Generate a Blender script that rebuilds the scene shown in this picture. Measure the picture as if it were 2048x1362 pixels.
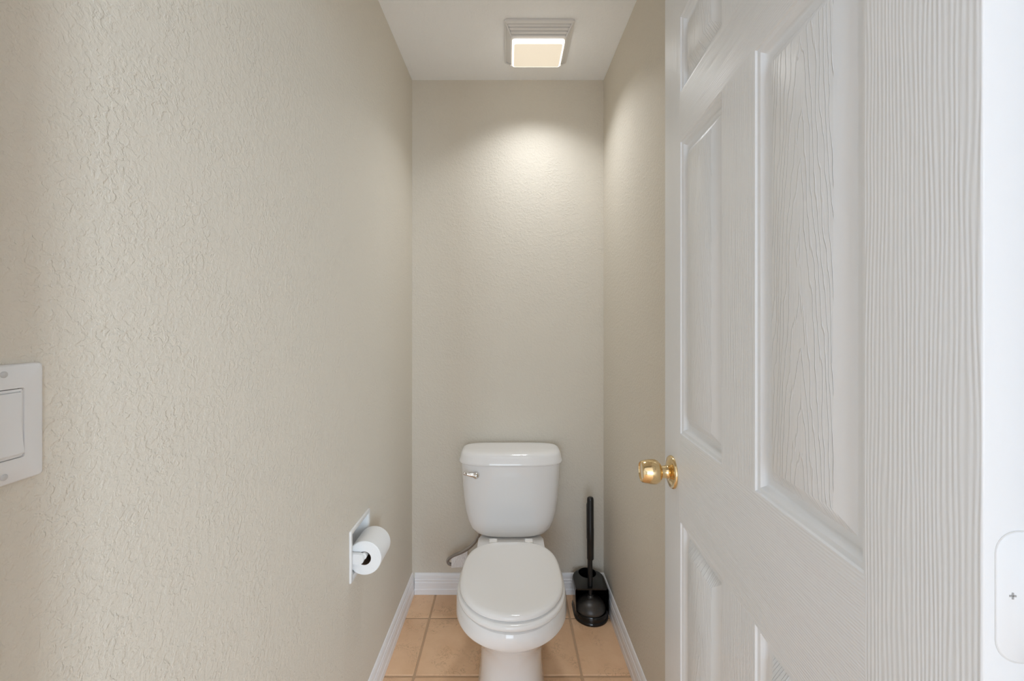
import bpy, bmesh, math, random
from mathutils import Vector, Matrix
random.seed(7)
for o in list(bpy.data.objects): bpy.data.objects.remove(o)
S = bpy.context.scene
COL = S.collection
PI = math.pi

# ------------------------------------------------------------------ camera
EYE = 1.292                       # eye height; ceiling at 2.44
F = 858.0                         # focal length in pixels of the 2048 px wide frame
CX, CY = 1018.0, 643.0            # vanishing point of the room's depth lines
cam = bpy.data.cameras.new('camera'); camo = bpy.data.objects.new('camera', cam)
COL.objects.link(camo); S.camera = camo
camo.location = (0, 0, EYE); camo.rotation_euler = (PI/2, 0, 0)
cam.sensor_width = 36; cam.lens = F/2048*36
cam.shift_x = (1024-CX)/2048; cam.shift_y = -(681-CY)/2048
cam.clip_start = 0.01

# ------------------------------------------------------------------ world, lights, exposure
w = bpy.data.worlds.new('world'); S.world = w; w.use_nodes = True
w.node_tree.nodes['Background'].inputs[0].default_value = (0.80, 0.88, 1, 1)
w.node_tree.nodes['Background'].inputs[1].default_value = 1.0
S.view_settings.view_transform = 'Standard'
S.view_settings.look = 'None'
S.view_settings.gamma = 1
S.view_settings.use_curve_mapping = False
S.cycles.diffuse_bounces = 8                 # a small pale room: let the light bounce
S.view_settings.exposure = 0.03
def area(name, loc, rot, sx, sy, power, col):
    l = bpy.data.lights.new(name, 'AREA'); l.shape = 'RECTANGLE'; l.size = sx; l.size_y = sy
    l.energy = power; l.color = col
    o = bpy.data.objects.new(name, l); COL.objects.link(o); o.location = loc; o.rotation_euler = rot
    return o
FILL_POWER = 112
SIDE_POWER = 41
LAMP_POWER = 2.5
area('added_fill', (2.0, -3.52, 1.30), (PI/2, 0, 0), 0.95, 1.95, FILL_POWER, (0.83, 1.0, 1.17))  # unseen soft fill added behind the camera, to the right
area('added_fill', (-0.35, -3.52, 1.25), (PI/2, 0, 0), 1.30, 2.0, SIDE_POWER, (0.83, 1.0, 1.17))  # second unseen fill, added to brighten door mouldings, toilet and back wall

# ------------------------------------------------------------------ helpers
def link(o, parent=None):
    COL.objects.link(o)
    if parent is not None: o.parent = parent
    return o
def mobj(name, verts, faces, mat, parent=None, smooth=None, loc=None):
    me = bpy.data.meshes.new(name); me.from_pydata([tuple(v) for v in verts], [], faces)
    return fin(name, me, mat, parent, smooth, loc)
def fin(name, me, mat, parent=None, smooth=None, loc=None):
    me.update()
    mats = mat if isinstance(mat, (list, tuple)) else [mat]
    for m in mats: me.materials.append(m)
    if smooth is not None:
        me.shade_smooth()
        if smooth < 180: me.set_sharp_from_angle(angle=math.radians(smooth))
    o = bpy.data.objects.new(name, me)
    if loc is not None: o.location = loc
    return link(o, parent)
def fromb(name, bm, mat, parent=None, smooth=None, loc=None, recalc=True):
    if recalc: bmesh.ops.recalc_face_normals(bm, faces=bm.faces[:])
    me = bpy.data.meshes.new(name); bm.to_mesh(me); bm.free()
    return fin(name, me, mat, parent, smooth, loc)
def empty(name, loc=(0, 0, 0), rz=0, parent=None):
    o = bpy.data.objects.new(name, None); o.location = loc; o.rotation_euler = (0, 0, rz)
    o.empty_display_size = .05
    return link(o, parent)
def tag(o, label, cat, group=None):
    o['label'] = label; o['category'] = cat
    if group: o['group'] = group
    return o
def struct(o, label=None, cat=None):
    o['kind'] = 'structure'
    if label: o['label'] = label
    if cat: o['category'] = cat
    return o
def abox(bm, x0, x1, y0, y1, z0, z1):
    vs = [bm.verts.new(p) for p in ((x0,y0,z0),(x1,y0,z0),(x1,y1,z0),(x0,y1,z0),(x0,y0,z1),(x1,y0,z1),(x1,y1,z1),(x0,y1,z1))]
    fs = [bm.faces.new([vs[i] for i in f]) for f in ((3,2,1,0),(4,5,6,7),(0,1,5,4),(1,2,6,5),(2,3,7,6),(3,0,4,7))]
    return vs, fs
def bevbox(x0, x1, y0, y1, z0, z1, r=0.002, seg=2):
    bm = bmesh.new(); abox(bm, x0, x1, y0, y1, z0, z1)
    if r > 0: bmesh.ops.bevel(bm, geom=bm.edges[:], offset=r, segments=seg, affect='EDGES', profile=.5)
    return bm
def loft(bm, rings, closed=True, cap0=True, cap1=True):
    vr = [[bm.verts.new(p) for p in r] for r in rings]
    n = len(rings[0])
    for a, b in zip(vr[:-1], vr[1:]):
        for i in range(n if closed else n-1):
            j = (i+1) % n
            bm.faces.new((a[i], a[j], b[j], b[i]))
    if cap0: bm.faces.new(vr[0][::-1])
    if cap1: bm.faces.new(vr[-1])
    return vr
def lathe(bm, prof, seg=32, M=Matrix()):
    """prof: (radius, height) pairs around local Z; M places it."""
    rings = []
    for r, h in prof:
        rings.append([M @ Vector((max(r, 1e-5)*math.cos(2*PI*i/seg), max(r, 1e-5)*math.sin(2*PI*i/seg), h)) for i in range(seg)])
    loft(bm, rings)
def sup(hx, yf, yb, nf, nb, yc, z, n=64, x0=0.0):
    """outline in plan: half width hx, widest at yc, front tip at yf, back at yb; superellipse exponents."""
    out = []
    for i in range(n):
        t = 2*PI*i/n; c, s = math.cos(t), math.sin(t)
        e = nf if s < 0 else nb
        x = hx*math.copysign(abs(c)**(2/e), c)
        y = yc + ((yb-yc) if s >= 0 else (yc-yf))*math.copysign(abs(s)**(2/e), s)
        out.append((x0+x, y, z))
    return out
def rrect(x0, x1, y0, y1, r, z, k=6):
    out = []
    for cx, cy, a in ((x1-r, y1-r, 0), (x0+r, y1-r, 90), (x0+r, y0+r, 180), (x1-r, y0+r, 270)):
        for i in range(k+1):
            t = math.radians(a + 90*i/k)
            out.append((cx+r*math.cos(t), cy+r*math.sin(t), z))
    return out
def tube(bm, pts, r, seg=12):
    """round tube through pts with parallel-transport frames; r is one value or a list"""
    P = [Vector(p) for p in pts]; rings = []
    T = [(P[min(i+1, len(P)-1)]-P[max(i-1, 0)]).normalized() for i in range(len(P))]
    u = T[0].orthogonal().normalized()
    for i, p in enumerate(P):
        u = (u - T[i]*u.dot(T[i])).normalized(); v = T[i].cross(u)
        rr = r[i] if isinstance(r, (list, tuple)) else r
        rings.append([p + rr*(math.cos(2*PI*k/seg)*u + math.sin(2*PI*k/seg)*v) for k in range(seg)])
    loft(bm, rings)
def smoothpath(pts, k=8):
    P = [Vector(p) for p in pts]; P = [2*P[0]-P[1]] + P + [2*P[-1]-P[-2]]; out = []
    for i in range(1, len(P)-2):
        for j in range(k):
            t = j/k; a, b, c, d = P[i-1:i+3]
            out.append(.5*((2*b)+(c-a)*t+(2*a-5*b+4*c-d)*t*t+(3*b-a-3*c+d)*t**3))
    out.append(P[-2]); return out

# ------------------------------------------------------------------ materials
def mat(name, col, rough=.5, metal=0, spec=.5, **kw):
    m = bpy.data.materials.new(name); m.use_nodes = True
    b = m.node_tree.nodes['Principled BSDF']
    b.inputs['Base Color'].default_value = (*col, 1); b.inputs['Roughness'].default_value = rough
    b.inputs['Metallic'].default_value = metal; b.inputs['Specular IOR Level'].default_value = spec
    for k, v in kw.items(): b.inputs[k.replace('_', ' ')].default_value = v
    return m
class N:
    """tiny node-graph helper"""
    def __init__(s, m): s.m = m; s.t = m.node_tree; s.b = s.t.nodes['Principled BSDF']
    def n(s, typ, **kw):
        x = s.t.nodes.new(typ)
        for k, v in kw.items(): setattr(x, k, v)
        return x
    def l(s, a, b): s.t.links.new(a, b)
    def val(s, sock, v):
        if hasattr(v, 'links'): s.l(v, sock)
        else: sock.default_value = v
    def math(s, op, a, b=0.0, c=None):
        x = s.n('ShaderNodeMath', operation=op); s.val(x.inputs[0], a); s.val(x.inputs[1], b)
        if c is not None: s.val(x.inputs[2], c)
        return x.outputs[0]
    def coord(s, which='Object'): return s.n('ShaderNodeTexCoord').outputs[which]
    def mapping(s, v, scale=(1,1,1), loc=(0,0,0)):
        x = s.n('ShaderNodeMapping'); x.inputs['Scale'].default_value = scale; x.inputs['Location'].default_value = loc
        s.l(v, x.inputs['Vector']); return x.outputs[0]
    def noise(s, v, scale, detail=2, rough=.5, dist=0):
        x = s.n('ShaderNodeTexNoise'); s.l(v, x.inputs['Vector'])
        x.inputs['Scale'].default_value = scale; x.inputs['Detail'].default_value = detail
        x.inputs['Roughness'].default_value = rough; x.inputs['Distortion'].default_value = dist
        return x.outputs['Fac']
    def ramp(s, f, *stops):
        x = s.n('ShaderNodeValToRGB'); s.l(f, x.inputs[0]); e = x.color_ramp.elements
        while len(e) < len(stops): e.new(.5)
        for el, (p, c) in zip(e, stops):
            el.position = p; el.color = (c, c, c, 1) if not hasattr(c, '__len__') else (*c, 1)
        return x.outputs[0]
    def bump(s, h, dist, strength=1.0):
        x = s.n('ShaderNodeBump'); x.inputs['Strength'].default_value = strength; x.inputs['Distance'].default_value = dist
        s.l(h, x.inputs['Height']); s.l(x.outputs[0], s.b.inputs['Normal'])
    def sep(s, v):
        x = s.n('ShaderNodeSeparateXYZ'); s.l(v, x.inputs[0]); return x.outputs

def textured_paint(name, col, rough, d1, d2, sc=1.0):
    m = mat(name, col, rough, spec=.35); g = N(m); c = g.coord('Object')
    flat = g.ramp(g.noise(c, 62*sc, 3, .55, .4), (.46, 0.0), (.57, 1.0))     # knocked-down islands
    peel = g.noise(c, 150*sc, 3, .6)
    patch = g.ramp(g.noise(c, 9*sc, 2), (.35, .45), (.65, 1.0))
    h = g.math('ADD', g.math('MULTIPLY', g.math('MULTIPLY', flat, patch), d1), g.math('MULTIPLY', peel, d2))
    g.bump(h, 1.0)
    return m
M_WALL = textured_paint('wall_paint', (.695, .647, .562), .62, .00060, .0009, 1.5)
M_CEIL = textured_paint('ceiling_paint', (.92, .94, .965), .8, .0006, .0012, 1.0)
M_OUTER = mat('outer_room_paint', (.50, .505, .50), .7)
M_SLAB = mat('ceiling_void', (.6, .6, .6), .8)

def trim_mat(name, axis):
    m = mat(name, (.87, .87, .885), .34); g = N(m); c = g.coord('Object')
    sc = [140, 140, 140]; sc[axis] = 3
    g.bump(g.noise(g.mapping(c, sc), 1.6, 4, .6), .0012, 1.0)
    return m
M_TRIMX = trim_mat('trim_paint_x', 0); M_TRIMY = trim_mat('trim_paint_y', 1)
DW = (.82, .838, .86)
M_DOOR = mat('door_smooth', (.82, .838, .86), .36)
def grain_stile(name, axis):          # long lines running along the other axis
    m = mat(name, DW, .33); g = N(m); c = g.coord('Object'); x, y, z = g.sep(c)
    a, b = (x, z) if axis == 0 else (z, x)
    q = g.n('ShaderNodeCombineXYZ'); g.l(g.math('MULTIPLY', a, 26.0), q.inputs[0]); g.l(g.math('MULTIPLY', b, 3.2), q.inputs[1])
    wob = g.noise(q.outputs[0], 1.0, 2)
    q2 = g.n('ShaderNodeCombineXYZ'); g.l(g.math('MULTIPLY', a, 180.0), q2.inputs[0]); g.l(g.math('MULTIPLY', b, 9.0), q2.inputs[1])
    amp = g.noise(q2.outputs[0], 1.0, 2)
    f = g.math('ADD', g.math('MULTIPLY', a, 1500.0 if axis == 0 else 1800.0), g.math('MULTIPLY', wob, 24.0))
    s = g.math('MULTIPLY', g.math('ADD', g.math('SINE', f), 1.0), amp)
    g.bump(s, .00026)
    return m
M_STILE = grain_stile('door_grain_vertical', 0); M_RAIL = grain_stile('door_grain_horizontal', 2)
def grain_panel():                    # nested pointed arches on the raised fields
    m = mat('door_grain_cathedral', DW, .33); g = N(m); c = g.coord('Object'); x, y, z = g.sep(c)
    q = g.n('ShaderNodeCombineXYZ'); g.l(g.math('MULTIPLY', x, 30.0), q.inputs[0]); g.l(g.math('MULTIPLY', z, 5.0), q.inputs[1])
    wob = g.noise(q.outputs[0], 1.0, 3, .6)
    ax = g.math('POWER', g.math('ABSOLUTE', x), 1.45)
    f = g.math('ADD', g.math('MULTIPLY', z, 12.0), g.math('MULTIPLY', ax, 430.0))
    f = g.math('ADD', f, g.math('MULTIPLY', wob, 4.2))
    fr = g.math('FRACT', f)
    line = g.ramp(fr, (.0, 0.0), (.10, 1.0), (.20, 0.15), (.55, .0))
    q2 = g.n('ShaderNodeCombineXYZ'); g.l(g.math('MULTIPLY', x, 300.0), q2.inputs[0]); g.l(g.math('MULTIPLY', z, 12.0), q2.inputs[1])
    fine = g.noise(q2.outputs[0], 1.0, 2)
    g.bump(g.math('ADD', line, g.math('MULTIPLY', fine, .4)), .0007)
    return m
M_PANEL = grain_panel()
M_BRASS = mat('polished_brass', (.80, .61, .34), .12, 1.0)
M_CERAMIC = mat('white_ceramic', (.86, .855, .855), .045, spec=.6)
M_SEAT = mat('white_seat_plastic', (.86, .85, .84), .09)
M_CHROME = mat('chrome', (.78, .76, .74), .12, 1.0)
M_PLASTIC = mat('white_plastic', (.80, .80, .80), .3)
M_HOLDER = mat('holder_white', (.80, .80, .795), .22)
M_GAP = mat('dark_gap', (.05, .05, .05), .8)
M_BLACK = mat('black_gloss_plastic', (.006, .006, .006), .14)
M_BLACKH = mat('black_handle_plastic', (.008, .008, .0085), .32)
M_RUBBER = mat('dark_rubber', (.05, .044, .039), .36)
M_BRISTLE = mat('bristles', (.02, .02, .02), .9)
M_CORE = mat('brown_cardboard', (.10, .055, .03), .9)
M_SCREW = mat('screw_grey', (.62, .62, .62), .4, .2)
M_LEAFSHADE = mat('leaf_shade_line', (.70, .70, .695), .8)  # grey painting the shade line round the hinge mortise
M_MARK = mat('screw_cross_grey', (.38, .38, .375), .7)  # mid grey for the hinge screw crosses
m = mat('toilet_paper', (.84, .84, .835), .95, spec=.1); g = N(m); g.bump(g.noise(g.coord('Object'), 320, 2), .0006); M_PAPER = m
m = mat('braided_steel', (.50, .47, .44), .38, .9); g = N(m)
wv = g.n('ShaderNodeTexWave'); wv.inputs['Scale'].default_value = 260; g.l(g.coord('Object'), wv.inputs['Vector'])
g.bump(wv.outputs['Fac'], .0006); M_BRAID = m
m = mat('printed_tag', (.8, .8, .8), .6); g = N(m); c = g.coord('Object'); x, y, z = g.sep(c)   # rows of tiny print
rows = g.math('GREATER_THAN', g.math('FRACT', g.math('MULTIPLY', x, 330.0)), .45)
words = g.math('GREATER_THAN', g.noise(g.mapping(c, (330, 1, 1500)), 1.0, 1), .52)
dk = g.math('MULTIPLY', rows, words)
mx = g.n('ShaderNodeMix', data_type='RGBA'); g.l(dk, mx.inputs[0]); mx.inputs[6].default_value = (.92, .91, .91, 1); mx.inputs[7].default_value = (.30, .29, .29, 1)
g.l(mx.outputs[2], g.b.inputs['Base Color']); M_TAG = m
def tile_mat():
    m = mat('tan_tile', (.5, .3, .17), .36, spec=.4); g = N(m)
    c = g.coord('Object'); oi = g.n('ShaderNodeObjectInfo').outputs['Random']
    q = g.n('ShaderNodeVectorMath', operation='ADD'); g.l(c, q.inputs[0])
    k = g.n('ShaderNodeCombineXYZ'); g.l(g.math('MULTIPLY', oi, 37.0), k.inputs[0]); g.l(g.math('MULTIPLY', oi, 91.0), k.inputs[1]); g.l(k.outputs[0], q.inputs[1])
    v = q.outputs[0]
    cloud = g.ramp(g.noise(v, 9, 4, .6), (.32, (.78, .50, .30)), (.70, (.86, .585, .375)))
    vein = g.noise(v, 24, 5, .65, 1.6)
    ridge = g.ramp(g.math('ABSOLUTE', g.math('SUBTRACT', vein, .5)), (.0, 1.0), (.022, 0.0))
    where = g.ramp(g.noise(v, 11, 2), (.47, 0.0), (.62, 1.0))
    fac = g.math('MULTIPLY', g.math('MULTIPLY', ridge, where), .62)
    mx = g.n('ShaderNodeMix', data_type='RGBA'); g.l(fac, mx.inputs[0]); g.l(cloud, mx.inputs[6]); mx.inputs[7].default_value = (.36, .20, .105, 1)
    g.l(mx.outputs[2], g.b.inputs['Base Color'])
    g.bump(g.noise(v, 40, 3), .0008)
    return m
M_TILE = tile_mat()
m = mat('grout', (.56, .38, .245), .9); g = N(m); g.bump(g.noise(g.coord('Object'), 300, 2), .0008); M_GROUT = m
def emis(name, col, s):
    m = bpy.data.materials.new(name); m.use_nodes = True; b = m.node_tree.nodes['Principled BSDF']
    b.inputs['Base Color'].default_value = (.8, .8, .78, 1); b.inputs['Roughness'].default_value = .3
    b.inputs['Emission Color'].default_value = (*col, 1); b.inputs['Emission Strength'].default_value = s
    return m
M_LENS = emis('lit_lens', (1.0, .83, .60), .48)
M_LENSRIM = emis('lit_lens_rim', (1.0, .90, .76), 2.2)

# ------------------------------------------------------------------ room shell
H = 2.44; YB = 2.04; YF = 0.285; SPLAY = 0.0128
def XL(y): return -0.461 - SPLAY*(YB-y)
def XR(y): return 0.450 + SPLAY*(YB-y)
ANG = math.atan(SPLAY)
RX0, RX1, RY0 = -1.6, 2.6, -3.6       # the bathroom the closet opens off

# floor: recessed grout bed with tiles standing proud of it
bm = bmesh.new(); abox(bm, RX0-.1, RX1+.1, RY0-.1, YB+.1, -.12, -.0022)
floor = struct(fromb('floor', bm, M_GROUT), 'tan ceramic tiles laid in a square grid with brown grout')
T = 0.306; GX, GY = -0.0403, 1.869; GW = .0090
mesh_cache = {}
def tile(x0, x1, y0, y1):
    sx, sy = round(x1-x0, 4), round(y1-y0, 4)
    if sx < .01 or sy < .01: return
    if (sx, sy) not in mesh_cache:
        b = bmesh.new()
        rings = [rrect(-sx/2, sx/2, -sy/2, sy/2, .002, -.004, 1), rrect(-sx/2, sx/2, -sy/2, sy/2, .002, -.0016, 1),
                 rrect(-sx/2+.0012, sx/2-.0012, -sy/2+.0012, sy/2-.0012, .002, -.0004, 1),
                 rrect(-sx/2+.0035, sx/2-.0035, -sy/2+.0035, sy/2-.0035, .002, 0, 1)]
        loft(b, rings); bmesh.ops.recalc_face_normals(b, faces=b.faces[:])
        me = bpy.data.meshes.new('tile'); b.to_mesh(me); b.free(); me.materials.append(M_TILE); me.shade_smooth()
        me.set_sharp_from_angle(angle=math.radians(60)); mesh_cache[(sx, sy)] = me
    o = bpy.data.objects.new('tile', mesh_cache[(sx, sy)]); o.location = ((x0+x1)/2, (y0+y1)/2, 0); link(o, floor)
def tile_field(X0, X1, Y0, Y1):
    for i in range(-8, 10):
        for j in range(-20, 4):
            x0, x1 = GX+i*T+GW/2, GX+(i+1)*T-GW/2
            y0, y1 = GY+j*T+GW/2, GY+(j+1)*T-GW/2
            x0, x1, y0, y1 = max(x0, X0), min(x1, X1), max(y0, Y0), min(y1, Y1)
            if x1-x0 > .008 and y1-y0 > .008: tile(x0, x1, y0, y1)
tile_field(-.478, .466, .23, YB)
tile_field(RX0, RX1, RY0, .23-GW)

bm = bmesh.new(); abox(bm, RX0-.1, RX1+.1, RY0-.1, YB+.1, H, H+.1)
struct(fromb('ceiling', bm, M_CEIL), 'white textured ceiling over the toilet closet')
bm = bmesh.new(); abox(bm, -.60, .60, YB, YB+.1, 0, H)
struct(fromb('wall_back', bm, M_WALL), 'beige textured wall behind the toilet')

# left wall, in its own frame: local x runs towards the camera from the back corner, local y out of the room
LL = 1.78
def wallL(y, out=0.0, z=0.0):            # world point on the left wall's plane, 'out' metres into the room
    d = (YB-y)/math.cos(ANG)
    return Vector((-0.461 - math.sin(ANG)*d + out*math.cos(ANG), YB - math.cos(ANG)*d - out*math.sin(ANG), z))
NY0, NY1, NZ0, NZ1 = 1.279, 1.417, .531, .657      # recess for the paper holder (world y, z)
def wall_with_hole():
    bm = bmesh.new()
    a, b_ = YB-NY1, YB-NY0                # local x of the hole
    xs, zs = [0, a, b_, LL], [0, NZ0, NZ1, H]
    V = {}
    for k, yy in enumerate((0, .1)):
        for i, x in enumerate(xs):
            for j, z in enumerate(zs): V[k, i, j] = bm.verts.new((x, yy, z))
    for i in range(3):
        for j in range(3):
            if (i, j) == (1, 1): continue
            for k in (0, 1): bm.faces.new((V[k,i,j], V[k,i+1,j], V[k,i+1,j+1], V[k,i,j+1]))
    for (i0, j0, i1, j1) in ((0,0,1,0),(1,0,2,0),(2,0,3,0),(0,3,1,3),(1,3,2,3),(2,3,3,3),(0,0,0,1),(0,1,0,2),(0,2,0,3),(3,0,3,1),(3,1,3,2),(3,2,3,3),
                             (1,1,2,1),(1,2,2,2),(1,1,1,2),(2,1,2,2)):
        bm.faces.new((V[0,i0,j0], V[0,i1,j1], V[1,i1,j1], V[1,i0,j0]))
    o = fromb('wall_left', bm, M_WALL)
    # local x -> (-sin, -cos), local y -> (-cos, +sin) (away from the room)
    o.matrix_world = Matrix(((-math.sin(ANG), -math.cos(ANG), 0, -0.461), (-math.cos(ANG), math.sin(ANG), 0, YB), (0, 0, 1, 0), (0, 0, 0, 1)))
    return o
struct(wall_with_hole(), 'long beige textured wall with the switch and paper holder')
bm = bmesh.new(); abox(bm, 0, .1, -LL, 0, 0, H)
o = fromb('wall_right', bm, M_WALL); o.location = (0.450, YB, 0); o.rotation_euler = (0, 0, ANG)
struct(o, 'beige textured wall behind the open door')

# wall with the doorway, and the bathroom around the camera
OPL, OPR, OPT = -.372, .364, 2.055; WY0 = .13
bm = bmesh.new()
xs = [RX0, OPL-.018, OPR+.018, RX1]; 
abox(bm, RX0, OPL-.018, WY0, YF, 0, H); abox(bm, OPR+.018, RX1, WY0, YF, 0, H); abox(bm, OPL-.018, OPR+.018, WY0, YF, OPT+.018, H)
struct(fromb('wall_front', bm, M_OUTER), 'beige wall with the closet doorway')
for nm, a in (('wall_outer_left', (RX0-.1, RX0, RY0, YF)), ('wall_outer_right', (RX1, RX1+.1, RY0, YF))):
    bm = bmesh.new(); abox(bm, *a, 0, H); struct(fromb(nm, bm, M_OUTER), 'beige side wall of the bathroom')
bm = bmesh.new()          # rear wall with a made-up window opening behind the added fills
WX0, WX1, WZ0, WZ1 = -1.06, 2.52, .20, 2.32
for a in ((RX0, WX0, 0, H), (WX1, RX1, 0, H), (WX0, WX1, 0, WZ0), (WX0, WX1, WZ1, H)):
    abox(bm, a[0], a[1], RY0-.1, RY0, a[2], a[3])
struct(fromb('wall_rear', bm, M_OUTER), 'beige bathroom wall with the added window')
bm = bmesh.new()
for a in ((WX0, WX0+.04, WZ0, WZ1), (WX1-.04, WX1, WZ0, WZ1), (WX0+.04, WX1-.04, WZ0, WZ0+.04), (WX0+.04, WX1-.04, WZ1-.04, WZ1), (.36, .40, WZ0+.04, WZ1-.04), (1.455, 1.495, WZ0+.04, WZ1-.04)):
    abox(bm, a[0], a[1], RY0-.07, RY0-.03, a[2], a[3])
struct(fromb('added_window_1', bm, M_PLASTIC), 'added white window frame in the unseen bathroom wall')  # made-up window, added to go with the fill lights
# jambs and casing of the doorway
bm = bmesh.new()
abox(bm, OPL-.018, OPL, WY0, YF, 0, OPT); abox(bm, OPR, OPR+.018, WY0, YF, 0, OPT); abox(bm, OPL-.018, OPR+.018, WY0, YF, OPT, OPT+.018)
struct(fromb('trim_1', bm, M_DOOR), 'white door jamb lining the doorway')
bm = bmesh.new()
abox(bm, OPL-.075, OPL-.004, WY0-.016, WY0, 0, OPT+.07); abox(bm, OPR+.004, OPR+.075, WY0-.016, WY0, 0, OPT+.07); abox(bm, OPL-.004, OPR+.004, WY0-.016, WY0, OPT+.004, OPT+.07)
struct(fromb('trim_2', bm, M_DOOR), 'white casing around the doorway')

# baseboards with a stepped profile
PROF = [(0,0),(.0135,0),(.0135,.024),(.0118,.028),(.0118,.056),(.0100,.060),(.0108,.064),(.0108,.069),(.0080,.073),(.0086,.078),(.0070,.088),(.0035,.096),(0,.0975)]
def board(name, length, mtl, axis):
    bm = bmesh.new()
    if axis == 'x': rings = [[(x, -d, z) for d, z in PROF] for x in (0, length)]
    else: rings = [[(d, y, z) for d, z in PROF] for y in (0, length)]
    loft(bm, rings); return fromb(name, bm, mtl, smooth=None)
o = board('baseboard_back', .922-.0285, M_TRIMX, 'x'); o.location = (-.4470, YB, .0005)
struct(o, 'white grained baseboard along the back wall')
o = board('baseboard_left', LL-.06, M_TRIMY, 'y'); o.location = wallL(YB-LL+.06, 0, .0005); o.rotation_euler = (0, 0, -ANG)
struct(o, 'white grained baseboard under the paper holder')
bm = bmesh.new(); loft(bm, [[(-d, y, z) for d, z in PROF] for y in (-(LL-.06), 0)])
o = fromb('baseboard_right', bm, M_TRIMY); o.location = (.450, YB, .0005); o.rotation_euler = (0, 0, ANG)
struct(o, 'white grained baseboard beside the plunger caddy')

# ------------------------------------------------------------------ six-panel door, standing open
door = struct(empty('door_1', (.3229, .2925, .008), math.atan2(1, .0583)), 'open white six-panel door with embossed wood grain and brass knob')
DWID, DTH, ST, PW, MU = .711, .035, .104, .200, .103
ZR = [0, .232, .866, 1.048, 1.661, 1.762, 1.922, 2.032]       # bottom rail, panels, lock rail ... top
def dpart(name, x0, x1, z0, z1, mtl, bev=.0012):
    bm = bevbox(x0, x1, -DTH, 0, z0, z1, 0)
    es = [e for e in bm.edges if all(v.co.x in (x0,) for v in e.verts) or all(v.co.x in (x1,) for v in e.verts)]
    return bm
def stile(x0, x1, outer):
    bm = bmesh.new(); abox(bm, x0, x1, -DTH, 0, 0, ZR[-1])
    ed = [e for e in bm.edges if all(abs(v.co.x-outer) < 1e-6 for v in e.verts) and abs(e.verts[0].co.z-e.verts[1].co.z) > .1]
    bmesh.ops.bevel(bm, geom=ed, offset=.0016, segments=3, affect='EDGES', profile=.5)
    bmesh.ops.recalc_face_normals(bm, faces=bm.faces[:])
    for f in bm.faces:
        if abs(f.normal.y) < .9: f.material_index = 1
    return fromb('stile', bm, [M_STILE, M_DOOR], door, smooth=60)
stile(0, ST, 0); stile(DWID-ST, DWID, DWID)
for i in (0, 2, 4, 6):
    bm = bmesh.new(); abox(bm, ST, DWID-ST, -DTH, 0, ZR[i], ZR[i+1]); fromb('rail', bm, M_RAIL, door)
for i in (1, 3, 5):
    bm = bmesh.new(); abox(bm, ST+PW, ST+PW+MU, -DTH, 0, ZR[i], ZR[i+1]); fromb('mullion', bm, M_STILE, door)
# inset from the opening edge, depth below the face: moulded sticking, groove, bevel, raised field
PP = [(0,0),(.0015,-.0003),(.003,-.0030),(.006,-.0036),(.0085,-.0042),(.0115,-.0080),(.0150,-.0115),(.0175,-.0122),(.0245,-.0122),(.0260,-.0115),(.0430,-.0008),(.0445,-.0003)]
def panel(x0, z0, z1):
    hw, hh = PW/2, (z1-z0)/2
    bm = bmesh.new()
    for sgn, off in ((1, 0), (-1, -DTH)):
        rings = [[(-hw+i, off+sgn*d, -hh+i), (hw-i, off+sgn*d, -hh+i), (hw-i, off+sgn*d, hh-i), (-hw+i, off+sgn*d, hh-i)] for i, d in PP]
        loft(bm, rings, cap0=False)
    bmesh.ops.remove_doubles(bm, verts=bm.verts[:], dist=1e-6)
    bmesh.ops.recalc_face_normals(bm, faces=bm.faces[:])
    for f in bm.faces:                          # smooth paint on the moulding, grain on bevel and field
        c = f.calc_center_median(); ins = min(hw-abs(c.x), hh-abs(c.z))
        f.material_index = 1 if ins < .0252 or (ins < .0425 and hw-abs(c.x) < hh-abs(c.z)) else 0
        f.normal_update()
    # orient outwards
    for f in bm.faces:
        if (f.calc_center_median().y > -DTH/2) == (f.normal.y < 0): f.normal_flip()
    return fromb('panel', bm, [M_PANEL, M_DOOR], door, smooth=30, loc=(x0+hw, 0, (z0+z1)/2), recalc=False)
for i in (1, 3, 5):
    for x0 in (ST, ST+PW+MU): panel(x0, ZR[i], ZR[i+1])
# knobs on both faces
KX, KZ = .655, .952
def knob(sgn, k):
    kn = empty('door_knob', (KX, 0 if sgn > 0 else -DTH, KZ), 0, door)
    M = Matrix.Rotation(-PI/2*sgn, 4, 'X')
    bm = bmesh.new(); lathe(bm, [(.0001,0),(.0355,0),(.0358,.0015),(.0352,.004),(.0335,.0058),(.0300,.0062),(.0270,.0072),(.0215,.0105),(.0165,.0120),(.0001,.0120)], 40, M)
    fromb('rose', bm, M_BRASS, kn, smooth=35)
    bm = bmesh.new(); lathe(bm, [(.0001,.011),(.0150,.011),(.0138,.014),(.0132,.020*k),(.0140,.0265*k),(.0001,.0265*k)], 32, M)
    fromb('neck', bm, M_BRASS, kn, smooth=35)
    bm = bmesh.new(); lathe(bm, [(.0001,.026),(.0165,.026),(.0205,.0285),(.0240,.0320),(.0262,.0375),(.0268,.0430),(.0262,.0510),(.0246,.0600),(.0226,.0680),(.0214,.0695),(.0203,.0690),(.0195,.0672),(.012,.0664),(.0001,.0662)] if k == 1 else
          [(.0001,.022),(.0165,.022),(.0240,.026),(.0262,.031),(.0262,.042),(.0240,.051),(.018,.053),(.0001,.053)], 48, M)
    fromb('knob_head', bm, M_BRASS, kn, smooth=35)
knob(1, 1); knob(-1, .85)
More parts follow.
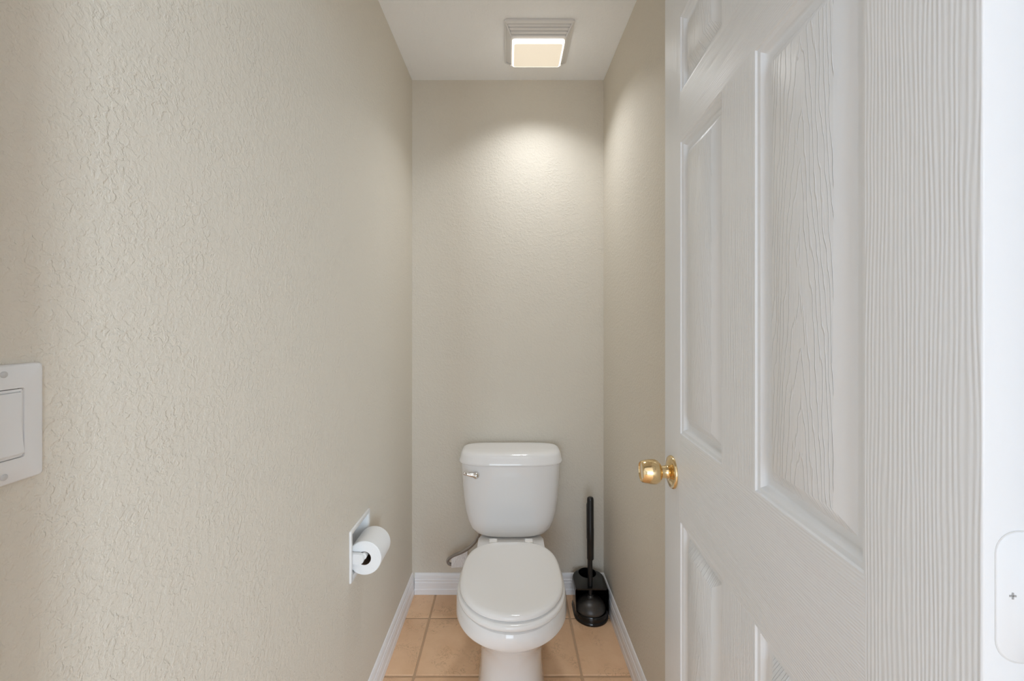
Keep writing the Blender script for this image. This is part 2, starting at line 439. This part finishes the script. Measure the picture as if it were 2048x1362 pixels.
# hinges let into the hinge edge, painted over
for hz in (.24, 1.097, 1.80):
    hg = empty('hinge', (0, 0, hz), 0, door)
    r = .0155; pts = []
    y0, y1, hh = -.0352, -.0083, .0445
    out = [(y0, -hh), (y0, hh)]
    for i in range(9): t = math.radians(90-90*i/8); out.append((y1-r+r*math.cos(t), hh-r+r*math.sin(t)))
    for i in range(9): t = math.radians(-90*i/8); out.append((y1-r+r*math.cos(t), -hh+r+r*math.sin(t)))
    bm = bmesh.new()
    def ins(p, d):
        y, z = p; return (y - (d if y > -.03 else 0), z*(1-d/.045))
    rings = [[(.0005, y, z) for y, z in out], [(-.0002, y, z) for y, z in out], [(-.0007, *ins(p, .0006)) for p in out]]
    loft(bm, rings); lf = fromb('leaf', bm, M_DOOR, hg, smooth=60)
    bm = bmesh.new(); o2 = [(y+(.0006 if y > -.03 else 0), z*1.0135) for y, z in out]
    loft(bm, [[(.0004, y, z) for y, z in o2], [(-.0003, y, z) for y, z in o2]]); fromb('leaf_shade', bm, M_LEAFSHADE, hg)  # wider plate under the leaf: mortise shade put in as grey
    for (sy, sz) in ((-.0185, .0010), (-.0287, .0350), (-.0287, -.0350)):
        bm = bmesh.new()
        abox(bm, -.0010, -.0006, sy-.0022, sy+.0022, sz-.0006, sz+.0006); abox(bm, -.0010, -.0006, sy-.0006, sy+.0006, sz-.0022, sz+.0022)
        fromb('screw', bm, M_MARK, hg)
    bm = bmesh.new(); lathe(bm, [(.0001,-.045),(.005,-.045),(.0055,-.043),(.0055,.043),(.005,.045),(.0001,.045)], 16, Matrix.Translation((-.004, -.0405, 0)))
    fromb('knuckle', bm, M_DOOR, hg, smooth=40)

# ------------------------------------------------------------------ ceiling exhaust fan and light
lx, ly = .116, 1.764
fan = tag(empty('ceiling_fan_light', (lx, ly, H)), 'white square louvred exhaust fan with lit lens in the ceiling', 'ceiling light')
def ring_frame(bm, ho, hi, z0, z1, slope=.0, r=.014):
    """square frame between outer half sizes ho and inner hi, bottom at z1"""
    (ax, ay), (bx, by) = ho, hi
    rings = [rrect(-ax, ax, -ay, ay, r, z0), rrect(-ax, ax, -ay, ay, r, z1+.002), rrect(-ax+.002, ax-.002, -ay+.002, ay-.002, r, z1),
             rrect(-bx, bx, -by, by, r*.8, z1-slope), rrect(-bx, bx, -by, by, r*.8, z0)]
    loft(bm, rings, cap0=False, cap1=False)
    return bm
bm = ring_frame(bmesh.new(), (.1350, .1380), (.1270, .1260), -.0005, -.009, .002, .012); fromb('grille_frame', bm, M_PLASTIC, fan, smooth=35)
for i in range(4):
    ax, ay = .1265-.0055*i, .1245-.0098*i
    bm = ring_frame(bmesh.new(), (ax, ay), (ax-.0060, ay-.0085), -.004-.0070*i, -.0140-.0078*i, .0022, .011)
    fromb('louver', bm, M_PLASTIC, fan, smooth=35)
bm = bmesh.new()                                   # backing plate behind the louvers
loft(bm, [rrect(-.127, .127, -.127, .127, .011, -.0005), rrect(-.127, .127, -.127, .127, .011, -.006)]); fromb('grille_back', bm, M_PLASTIC, fan)
for sx in (-1, 1):
    for sy in (-1, 1):                             # ribs that tie the louvers together
        bm = bmesh.new(); tube(bm, [(sx*.128, sy*.128, -.008), (sx*.106, sy*.090, -.040)], .0035, 8); fromb('rib', bm, M_PLASTIC, fan, smooth=60)
bm = ring_frame(bmesh.new(), (.1065, .0865), (.098, .078), -.006, -.0405, .0, .012); fromb('lens_frame', bm, M_PLASTIC, fan, smooth=35)
LX, LY = .1035, .0835
bm = bmesh.new(); loft(bm, [rrect(-LX, LX, -LY, LY, .012, -.030), rrect(-LX, LX, -LY, LY, .012, -.049), rrect(-LX+.002, LX-.002, -LY+.002, LY-.002, .011, -.0535), rrect(-LX+.0075, LX-.0075, -LY+.0075, LY-.0075, .009, -.0560)], cap1=False)
fromb('lens_rim', bm, M_LENSRIM, fan, smooth=80)
bm = bmesh.new(); loft(bm, [rrect(-LX+.0075, LX-.0075, -LY+.0075, LY-.0075, .009, -.0560), rrect(-LX+.0200, LX-.0200, -LY+.0200, LY-.0200, .007, -.0568)], cap0=False)
fromb('lens', bm, M_LENS, fan, smooth=80)
lamp = area('lens_lamp', (lx, ly, H-.060), (0, 0, 0), .18, .14, LAMP_POWER, (.97, 1.0, 1.03))
lamp.data.spread = math.radians(122)

# ------------------------------------------------------------------ toilet
TX = .008
toi = tag(empty('toilet', (TX, 1.65, 0)), 'white two-piece toilet with closed lid against the back wall', 'toilet')
OY = -1.65                                         # world y -> toilet-local y
def L(ring): return [(x, y+OY, z) for x, y, z in ring]
# tank
bm = bmesh.new(); rings = []
for z, hx, yf, n in ((.358,.100,1.900,2.6),(.3585,.124,1.858,3.0),(.362,.148,1.848,3.2),(.371,.166,1.842,3.4),(.390,.181,1.839,3.6),(.420,.193,1.838,3.6),(.460,.203,1.836,3.6),(.520,.211,1.833,3.6),(.600,.217,1.831,3.6),(.672,.221,1.829,3.6),(.684,.221,1.829,3.6)):
    rings.append(L(sup(hx, yf, 2.020, n, 7, 1.95, z, 96)))
loft(bm, rings); tank = fromb('tank', bm, M_CERAMIC, toi, smooth=50)
# tank lid: flared lip, then a softly domed top
bm = bmesh.new(); rings = []
for z, hx, yf, yb in ((.676,.2215,1.828,2.022),(.6745,.2270,1.822,2.026),(.6765,.2295,1.8195,2.0275),(.681,.2300,1.8190,2.028),(.686,.2285,1.8205,2.027),(.694,.2255,1.8235,2.026),(.708,.2220,1.8270,2.025),(.716,.2190,1.8300,2.023),(.722,.2130,1.8360,2.019),(.7255,.2040,1.8450,2.012),(.7275,.1850,1.860,1.999),(.7288,.140,1.890,1.975),(.7292,.07,1.925,1.955)):
    rings.append(L(sup(hx, yf, yb, 3.3, 4.2, 1.935, z, 96)))
loft(bm, rings); fromb('tank_lid', bm, M_CERAMIC, toi, smooth=60)
# chrome trip lever
fl = empty('flush_handle', (-.1485, 1.8345+OY, .636), 0, toi)
bm = bmesh.new(); lathe(bm, [(.0001,-.002),(.0150,-.002),(.0155,.002),(.0146,.009),(.0110,.0165),(.0060,.0200),(.0001,.0210)], 24, Matrix.Rotation(PI/2, 4, 'X'))
fromb('boss', bm, M_CHROME, fl, smooth=50)
bm = bmesh.new()
tube(bm, smoothpath([(.002,-.0085,.000),(-.012,-.0125,.0035),(-.026,-.0150,.0062),(-.038,-.0170,.0085),(-.048,-.0190,.0135),(-.0515,-.0195,.0150)], 6), [.0110-.0055*min(1, (i/18)) if i < 18 else .0055+.0018*math.sin(PI*(i-18)/13) for i in range(31)], 14)
fromb('lever', bm, M_CHROME, fl, smooth=60)
# bowl: rim band, under-bowl and pedestal lofted as one body
bm = bmesh.new(); rings = []
for z, hx, yf, yb, yc, nf, nb in (
    (.000,.116,1.330,1.880,1.52,2.6,3.0),(.012,.117,1.329,1.880,1.52,2.6,3.0),(.022,.113,1.336,1.878,1.52,2.6,3.0),(.060,.110,1.358,1.872,1.53,2.5,3.0),(.120,.106,1.372,1.868,1.53,2.4,3.0),
    (.180,.108,1.366,1.872,1.53,2.3,3.0),(.225,.117,1.346,1.880,1.51,2.2,3.0),(.262,.136,1.318,1.890,1.50,2.1,2.8),(.292,.158,1.290,1.90,1.48,2.1,2.7),(.312,.172,1.268,1.91,1.47,2.05,2.6),
    (.325,.1800,1.2535,1.92,1.465,2.05,2.6),(.330,.1830,1.2480,1.925,1.46,2.05,2.6),(.336,.1855,1.2440,1.93,1.46,2.05,2.6),(.350,.1875,1.2395,1.95,1.49,2.05,2.5),(.365,.1870,1.2385,1.965,1.49,2.05,2.5),(.376,.1850,1.2400,1.97,1.49,2.05,2.5),(.383,.1810,1.2440,1.97,1.49,2.05,2.5),(.386,.172,1.254,1.96,1.49,2.05,2.5)):
    rings.append(L(sup(hx, yf, yb, nf, nb, yc, z, 96)))
# pull the rear shelf in to the narrow deck under the tank
def deck(p):
    x, y, z = p; yw = y-OY
    if z > .2 and yw > 1.58:
        k = min(1, (yw-1.58)/.16); k = k*k*(3-2*k); lim = .140
        if abs(x) > lim: x = math.copysign(abs(x)*(1-k)+lim*k, x)
        z = min(z, .386-.031*min(1, max(0, (yw-1.69)/.06)))
    return (x, y, z)
rings = [[deck(p) for p in r] for r in rings]
loft(bm, rings); fromb('bowl', bm, M_CERAMIC, toi, smooth=40)
# seat ring and lid: round-front outlines
def seat_outline(hx, yf, yb, z, n=96, nb=3.2): return L(sup(hx, yf, yb, 2.06, nb, 1.455, z, n))
bm = bmesh.new()
loft(bm, [seat_outline(.174,1.252,1.700,.3865), seat_outline(.1790,1.2470,1.702,.3885), seat_outline(.1805,1.2450,1.703,.393), seat_outline(.1800,1.2455,1.703,.399), seat_outline(.1770,1.2490,1.701,.4035), seat_outline(.170,1.257,1.697,.4055)])
fromb('seat', bm, M_SEAT, toi, smooth=60)
bm = bmesh.new()
loft(bm, [seat_outline(.164,1.270,1.688,.4055,nb=3.2), seat_outline(.1705,1.2625,1.692,.4075,nb=3.2), seat_outline(.1735,1.2590,1.694,.411,nb=3.2), seat_outline(.1740,1.2585,1.694,.416,nb=3.2), seat_outline(.1715,1.2610,1.692,.421,nb=3.2), seat_outline(.1660,1.2670,1.688,.4245,nb=3.2), seat_outline(.156,1.279,1.680,.4262,nb=3.2), seat_outline(.13,1.31,1.65,.4272,nb=3.3), seat_outline(.08,1.37,1.58,.4280,nb=3.0), seat_outline(.03,1.43,1.49,.4283,nb=2.2)])
fromb('seat_lid', bm, M_SEAT, toi, smooth=60)
for sx in (-.071, .071):
    bm = bevbox(sx-.017, sx+.017, 1.692+OY, 1.722+OY, .385, .4225, .005, 3); fromb('seat_hinge', bm, M_SEAT, toi, smooth=50)
# ------------------------------------------------------------------ water supply hose
hose = tag(empty('supply_hose', (-.15, 2.03, .165)), 'braided steel supply hose with paper tag looping from under the tank', 'hose')
HO = Vector((.15, -2.03, -.165))
pts = [Vector(p)+HO for p in ((-.126,1.926,.362),(-.138,1.930,.3257),(-.156,1.932,.2955),(-.186,1.945,.263),(-.221,1.955,.238),(-.255,1.960,.2215),(-.2790,1.965,.2007),(-.2770,1.966,.1840),(-.2620,1.967,.1785),(-.235,1.970,.1775),(-.205,1.976,.176),(-.178,1.985,.175))]
bm = bmesh.new(); tube(bm, smoothpath(pts, 8), .0072, 14); fromb('braided_hose', bm, M_BRAID, hose, smooth=60)
bm = bmesh.new()
v = [Vector(p)+HO for p in ((-.263,1.957,.216),(-.263,1.957,.168),(-.190,1.966,.168),(-.190,1.960,.258),(-.221,1.952,.236))]
back = [p+Vector((0, .0008, 0)) for p in v]
loft(bm, [v, back]); fromb('tag', bm, M_TAG, hose)
vv = Vector((-.165, 1.995, .175))+HO
bm = bmesh.new(); lathe(bm, [(.0001,-.016),(.009,-.016),(.011,-.012),(.011,.012),(.009,.018),(.0001,.018)], 18, Matrix.Translation(vv) @ Matrix.Rotation(PI/2, 4, 'Y')); fromb('valve', bm, M_CHROME, hose, smooth=40)
bm = bmesh.new(); tube(bm, [vv, vv+Vector((0, .044, 0))], .007, 14); lathe(bm, [(.0001,0),(.024,0),(.022,-.005),(.008,-.008),(.0001,-.008)], 24, Matrix.Translation(vv+Vector((0, .0445, 0))) @ Matrix.Rotation(-PI/2, 4, 'X')); fromb('stub_pipe', bm, M_CHROME, hose, smooth=40)

# ------------------------------------------------------------------ toilet paper holder and roll
PY, PZ = (NY0+NY1)/2, (NZ0+NZ1)/2
base = wallL(PY, 0, PZ)
hold = tag(empty('paper_holder', base, -ANG), 'white recessed toilet paper holder set in the beige wall', 'paper holder')
# local: x out of the wall, y along it (towards the back wall), z up
hy, hz = (NY1-NY0)/2, (NZ1-NZ0)/2
def yz(r, k, x): return [(x, a, b) for a, b, _ in rrect(-(hy+k), hy+k, -(hz+k), hz+k, max(.0015, r), 0, 3)]
bm = bmesh.new()
loft(bm, [yz(.004,.0145,.0002), yz(.004,.0145,.0035), yz(.004,.0130,.0055), yz(.003,.0040,.0060), yz(.002,-.0005,.0030), yz(.002,-.0020,-.004)], cap0=False, cap1=False)
fromb('plate', bm, M_HOLDER, hold, smooth=40)
bm = bmesh.new(); loft(bm, [yz(.002,-.0020,-.002), yz(.004,-.004,-.040), yz(.004,-.020,-.054)], cap0=False)
fromb('recess', bm, M_HOLDER, hold, smooth=40)
AXO, AXZ = .0325, -.009                            # roller axis: out of the wall, and height from the centre
for sy, y0 in ((-1, -hy+.002), (1, hy-.015)):
    bm = bmesh.new(); prof = []
    for a, b in ((-.002, -.0165), (.020, -.0150)): prof.append((a, b))
    for i in range(9):
        t = math.radians(-90+180*i/8); prof.append((AXO-.004+.008*math.cos(t), .0135*math.sin(t)))
    prof += [(.020, .0150), (-.002, .0165)]
    loft(bm, [[(a, y, AXZ-.004+b) for a, b in prof] for y in (y0, y0+.013)])
    bmesh.ops.bevel(bm, geom=[e for e in bm.edges if abs(e.verts[0].co.y-e.verts[1].co.y) < 1e-6], offset=.0015, segments=2, affect='EDGES')
    fromb('arm', bm, M_HOLDER, hold, smooth=40)
bm = bmesh.new(); lathe(bm, [(.0001,-hy+.012),(.0095,-hy+.012),(.0095,-.012),(.0078,-.010),(.0078,hy-.012),(.0001,hy-.012)], 24, Matrix.Translation((AXO, 0, AXZ)) @ Matrix.Rotation(-PI/2, 4, 'X'))
fromb('roller', bm, M_HOLDER, hold, smooth=40)
roll = tag(empty('toilet_paper_roll', base + Vector((AXO, 0, AXZ-.0095)), -ANG), 'white toilet paper roll on the recessed wall holder', 'paper roll')
M = Matrix.Rotation(-PI/2, 4, 'X')
bm = bmesh.new(); R0, R1, hl = .0205, .0512, .0500
prof = [(R0,-hl),(R1-.002,-hl),(R1,-hl+.002),(R1,hl-.002),(R1-.002,hl),(R0,hl)]
rings = [[M @ Vector((r*math.cos(2*PI*i/56), r*math.sin(2*PI*i/56), h)) for i in range(56)] for r, h in prof]
loft(bm, rings + [rings[0]], cap0=False, cap1=False); bmesh.ops.remove_doubles(bm, verts=bm.verts[:], dist=1e-6)
fromb('paper', bm, M_PAPER, roll, smooth=40)
bm = bmesh.new(); prof = [(R0-.0012,-hl),(R0-.0002,-hl),(R0-.0002,hl),(R0-.0012,hl)]
rings = [[M @ Vector((r*math.cos(2*PI*i/40), r*math.sin(2*PI*i/40), h)) for i in range(40)] for r, h in prof]
loft(bm, rings + [rings[0]], cap0=False, cap1=False); bmesh.ops.remove_doubles(bm, verts=bm.verts[:], dist=1e-6)
fromb('cardboard_core', bm, M_CORE, roll, smooth=40)

# ------------------------------------------------------------------ light switch
SY, SZ = .4040, 1.1935
sw = tag(empty('light_switch', wallL(SY, 0, SZ), -ANG), 'white rocker light switch on the beige wall', 'light switch')
def pz(a, b, r, x, k=3): return [(x, p, q) for p, q, _ in rrect(-a, a, -b, b, r, 0, k)]
bm = bmesh.new()
loft(bm, [pz(.0350,.0572,.003,.0002), pz(.0350,.0572,.003,.0025), pz(.0342,.0564,.003,.0050), pz(.0325,.0547,.003,.0062), pz(.0171,.0340,.0022,.0066), pz(.0168,.0337,.002,.0060), pz(.0168,.0337,.002,.0010)], cap0=False, cap1=False)
fromb('wall_plate', bm, M_PLASTIC, sw, smooth=40)
bm = bmesh.new(); loft(bm, [pz(.0167,.0336,.002,.0008), pz(.0167,.0336,.002,.0020)]); fromb('gap', bm, M_GAP, sw)
bm = bmesh.new(); loft(bm, [pz(.0161,.0330,.002,.0021), pz(.0161,.0330,.002,.0058), pz(.0157,.0326,.002,.0062), pz(.0142,.0306,.0015,.0064), pz(.0140,.0304,.0015,.0052)]); fromb('rocker_frame', bm, M_PLASTIC, sw, smooth=40)
bm = bmesh.new()                                   # rocker: upper half tipped in, lower half out
pr = [(.0052,-.0298),(.0098,-.0296),(.0104,-.0285),(.0070,.0010),(.0078,.0285),(.0072,.0298),(.0052,.0298)]
loft(bm, [[(a, y, b) for a, b in pr] for y in (-.0135, .0135)]); fromb('rocker', bm, M_PLASTIC, sw, smooth=30)
for q in (-.0484, .0484):
    bm = bmesh.new(); lathe(bm, [(.0001,.0055),(.0032,.0055),(.0032,.0066),(.0022,.0072),(.0001,.0073)], 20, Matrix.Translation((0, 0, q)) @ Matrix.Rotation(PI/2, 4, 'Y')); fromb('screw', bm, M_SCREW, sw, smooth=40)

# ------------------------------------------------------------------ plunger and brush caddy
cx, ce, cb_ = .3600, 1.887, 1.945                   # centre x, front circle centre, back circle centre
cr = .0748
cad = tag(empty('plunger_caddy', (cx, 1.92, .0005)), 'black plastic caddy holding plunger and brush in the corner', 'caddy')
def stad(r, z, f=ce, b=cb_, k=18):
    out = []
    for i in range(k+1): t = PI*i/k; out.append((r*math.cos(t), b-1.92+r*math.sin(t), z))
    for i in range(k+1): t = PI+PI*i/k; out.append((r*math.cos(t), f-1.92+r*math.sin(t), z))
    return out
bm = bmesh.new(); loft(bm, [stad(cr,0), stad(cr+.0005,.004), stad(cr-.0005,.010), stad(cr-.004,.013), stad(cr-.005,.031), stad(cr-.0065,.0335), stad(cr-.0085,.0300)]); fromb('base', bm, M_BLACK, cad, smooth=40)
def horseshoe(r, z, yfr, k=24):                     # back half circle plus straight sides to the cut front
    out = [(r, yfr-1.92, z)]
    for i in range(k+1): t = PI*i/k; out.append((r*math.cos(t), cb_-1.92+r*math.sin(t), z))
    out.append((-r, yfr-1.92, z)); return out
bm = bmesh.new(); rings = []
for z, r, yf in ((.032, cr-.0045, 1.842), (.060, cr-.0025, 1.848), (.110, cr-.001, 1.856), (.125, cr-.002, 1.859), (.132, cr-.006, 1.861)):
    rings.append((r, z, yf))
t = .003
loft(bm, [horseshoe(r, z, yf) for r, z, yf in rings] + [horseshoe(r-t, z, yf) for r, z, yf in rings[::-1]] + [horseshoe(rings[0][0], rings[0][1], rings[0][2])], closed=False, cap0=False, cap1=False)
bmesh.ops.remove_doubles(bm, verts=bm.verts[:], dist=1e-6)
es = [e for e in bm.edges if e.is_boundary]
if es: bmesh.ops.holes_fill(bm, edges=es)
fromb('shell', bm, M_BLACK, cad, smooth=40)
# top plate with the round brush well
bm = bmesh.new(); hr = .0395; hcy = cb_-1.92+.028
K = 48
outer, inner = [], []
for i in range(K):
    a = 2*PI*i/K; d = Vector((math.cos(a), math.sin(a)))
    p = Vector((0, hcy))
    # march to the horseshoe edge
    s = .0
    while True:
        s += .0005; q = p + d*s; y = q.y+1.92
        inside = abs(q.x) < cr-.006 and y > 1.861 and (y < cb_ or (q.x**2+(y-cb_)**2) < (cr-.006)**2)
        if not inside: break
    outer.append(p+d*s); inner.append(p+d*hr)
def zt(q): return .132 + .004*max(0, 1-((q.x/cr)**2))
loft(bm, [[(q.x, q.y, .126) for q in outer], [(q.x, q.y, .1325) for q in outer], [(hr*1.06/hr*(q.x), hcy+(q.y-hcy)*1.06, .1365) for q in inner], [(q.x, q.y, .1355) for q in inner], [(q.x*.97, hcy+(q.y-hcy)*.97, .100) for q in inner], [(q.x*.97, hcy+(q.y-hcy)*.97, .030) for q in inner]], cap0=False, cap1=False)
fromb('top_plate', bm, M_BLACK, cad, smooth=40)
# plunger: rubber cup in the front of the caddy, stem and sleeve grip
pl = tag(empty('plunger', (.3575, 1.885, .0308)), 'black plunger with brown-black rubber cup standing in the caddy', 'plunger')
bm = bmesh.new(); lathe(bm, [(.056,0),(.0605,.0),(.0625,.002),(.0645,.006),(.0655,.010),(.0650,.015),(.0620,.0225),(.0550,.032),(.0440,.0405),(.0310,.0470),(.0190,.0505),(.0140,.0535),(.0120,.0620),(.0001,.0620)], 48); fromb('cup', bm, M_RUBBER, pl, smooth=60)
bm = bmesh.new(); lathe(bm, [(.0001,.058),(.0100,.058),(.0095,.062),(.0090,.223),(.0001,.223)], 20); fromb('stem', bm, M_BLACKH, pl, smooth=40)
bm = bmesh.new(); lathe(bm, [(.0001,.2165),(.0125,.2165),(.0150,.2195),(.0152,.353),(.0146,.355),(.0143,.479),(.0130,.4865),(.0095,.4895),(.0001,.490)], 28); fromb('grip', bm, M_BLACKH, pl, smooth=40)
# toilet brush behind it
br = tag(empty('toilet_brush', (.3713, 1.9850, .0310)), 'black toilet brush with thin handle behind the plunger in the caddy', 'toilet brush')
bm = bmesh.new(); lathe(bm, [(.0001,0),(.014,.001),(.017,.010),(.017,.052),(.014,.060),(.0001,.062)], 20); fromb('brush_head', bm, M_BRISTLE, br, smooth=60)
bm = bmesh.new(); lathe(bm, [(.0001,.060),(.0080,.060),(.0085,.270),(.0001,.270)], 16); fromb('stem', bm, M_BLACKH, br, smooth=40)
bm = bmesh.new(); lathe(bm, [(.0001,.255),(.0110,.255),(.0125,.259),(.0130,.415),(.0105,.4225),(.0001,.424)], 20); fromb('grip', bm, M_BLACKH, br, smooth=40)
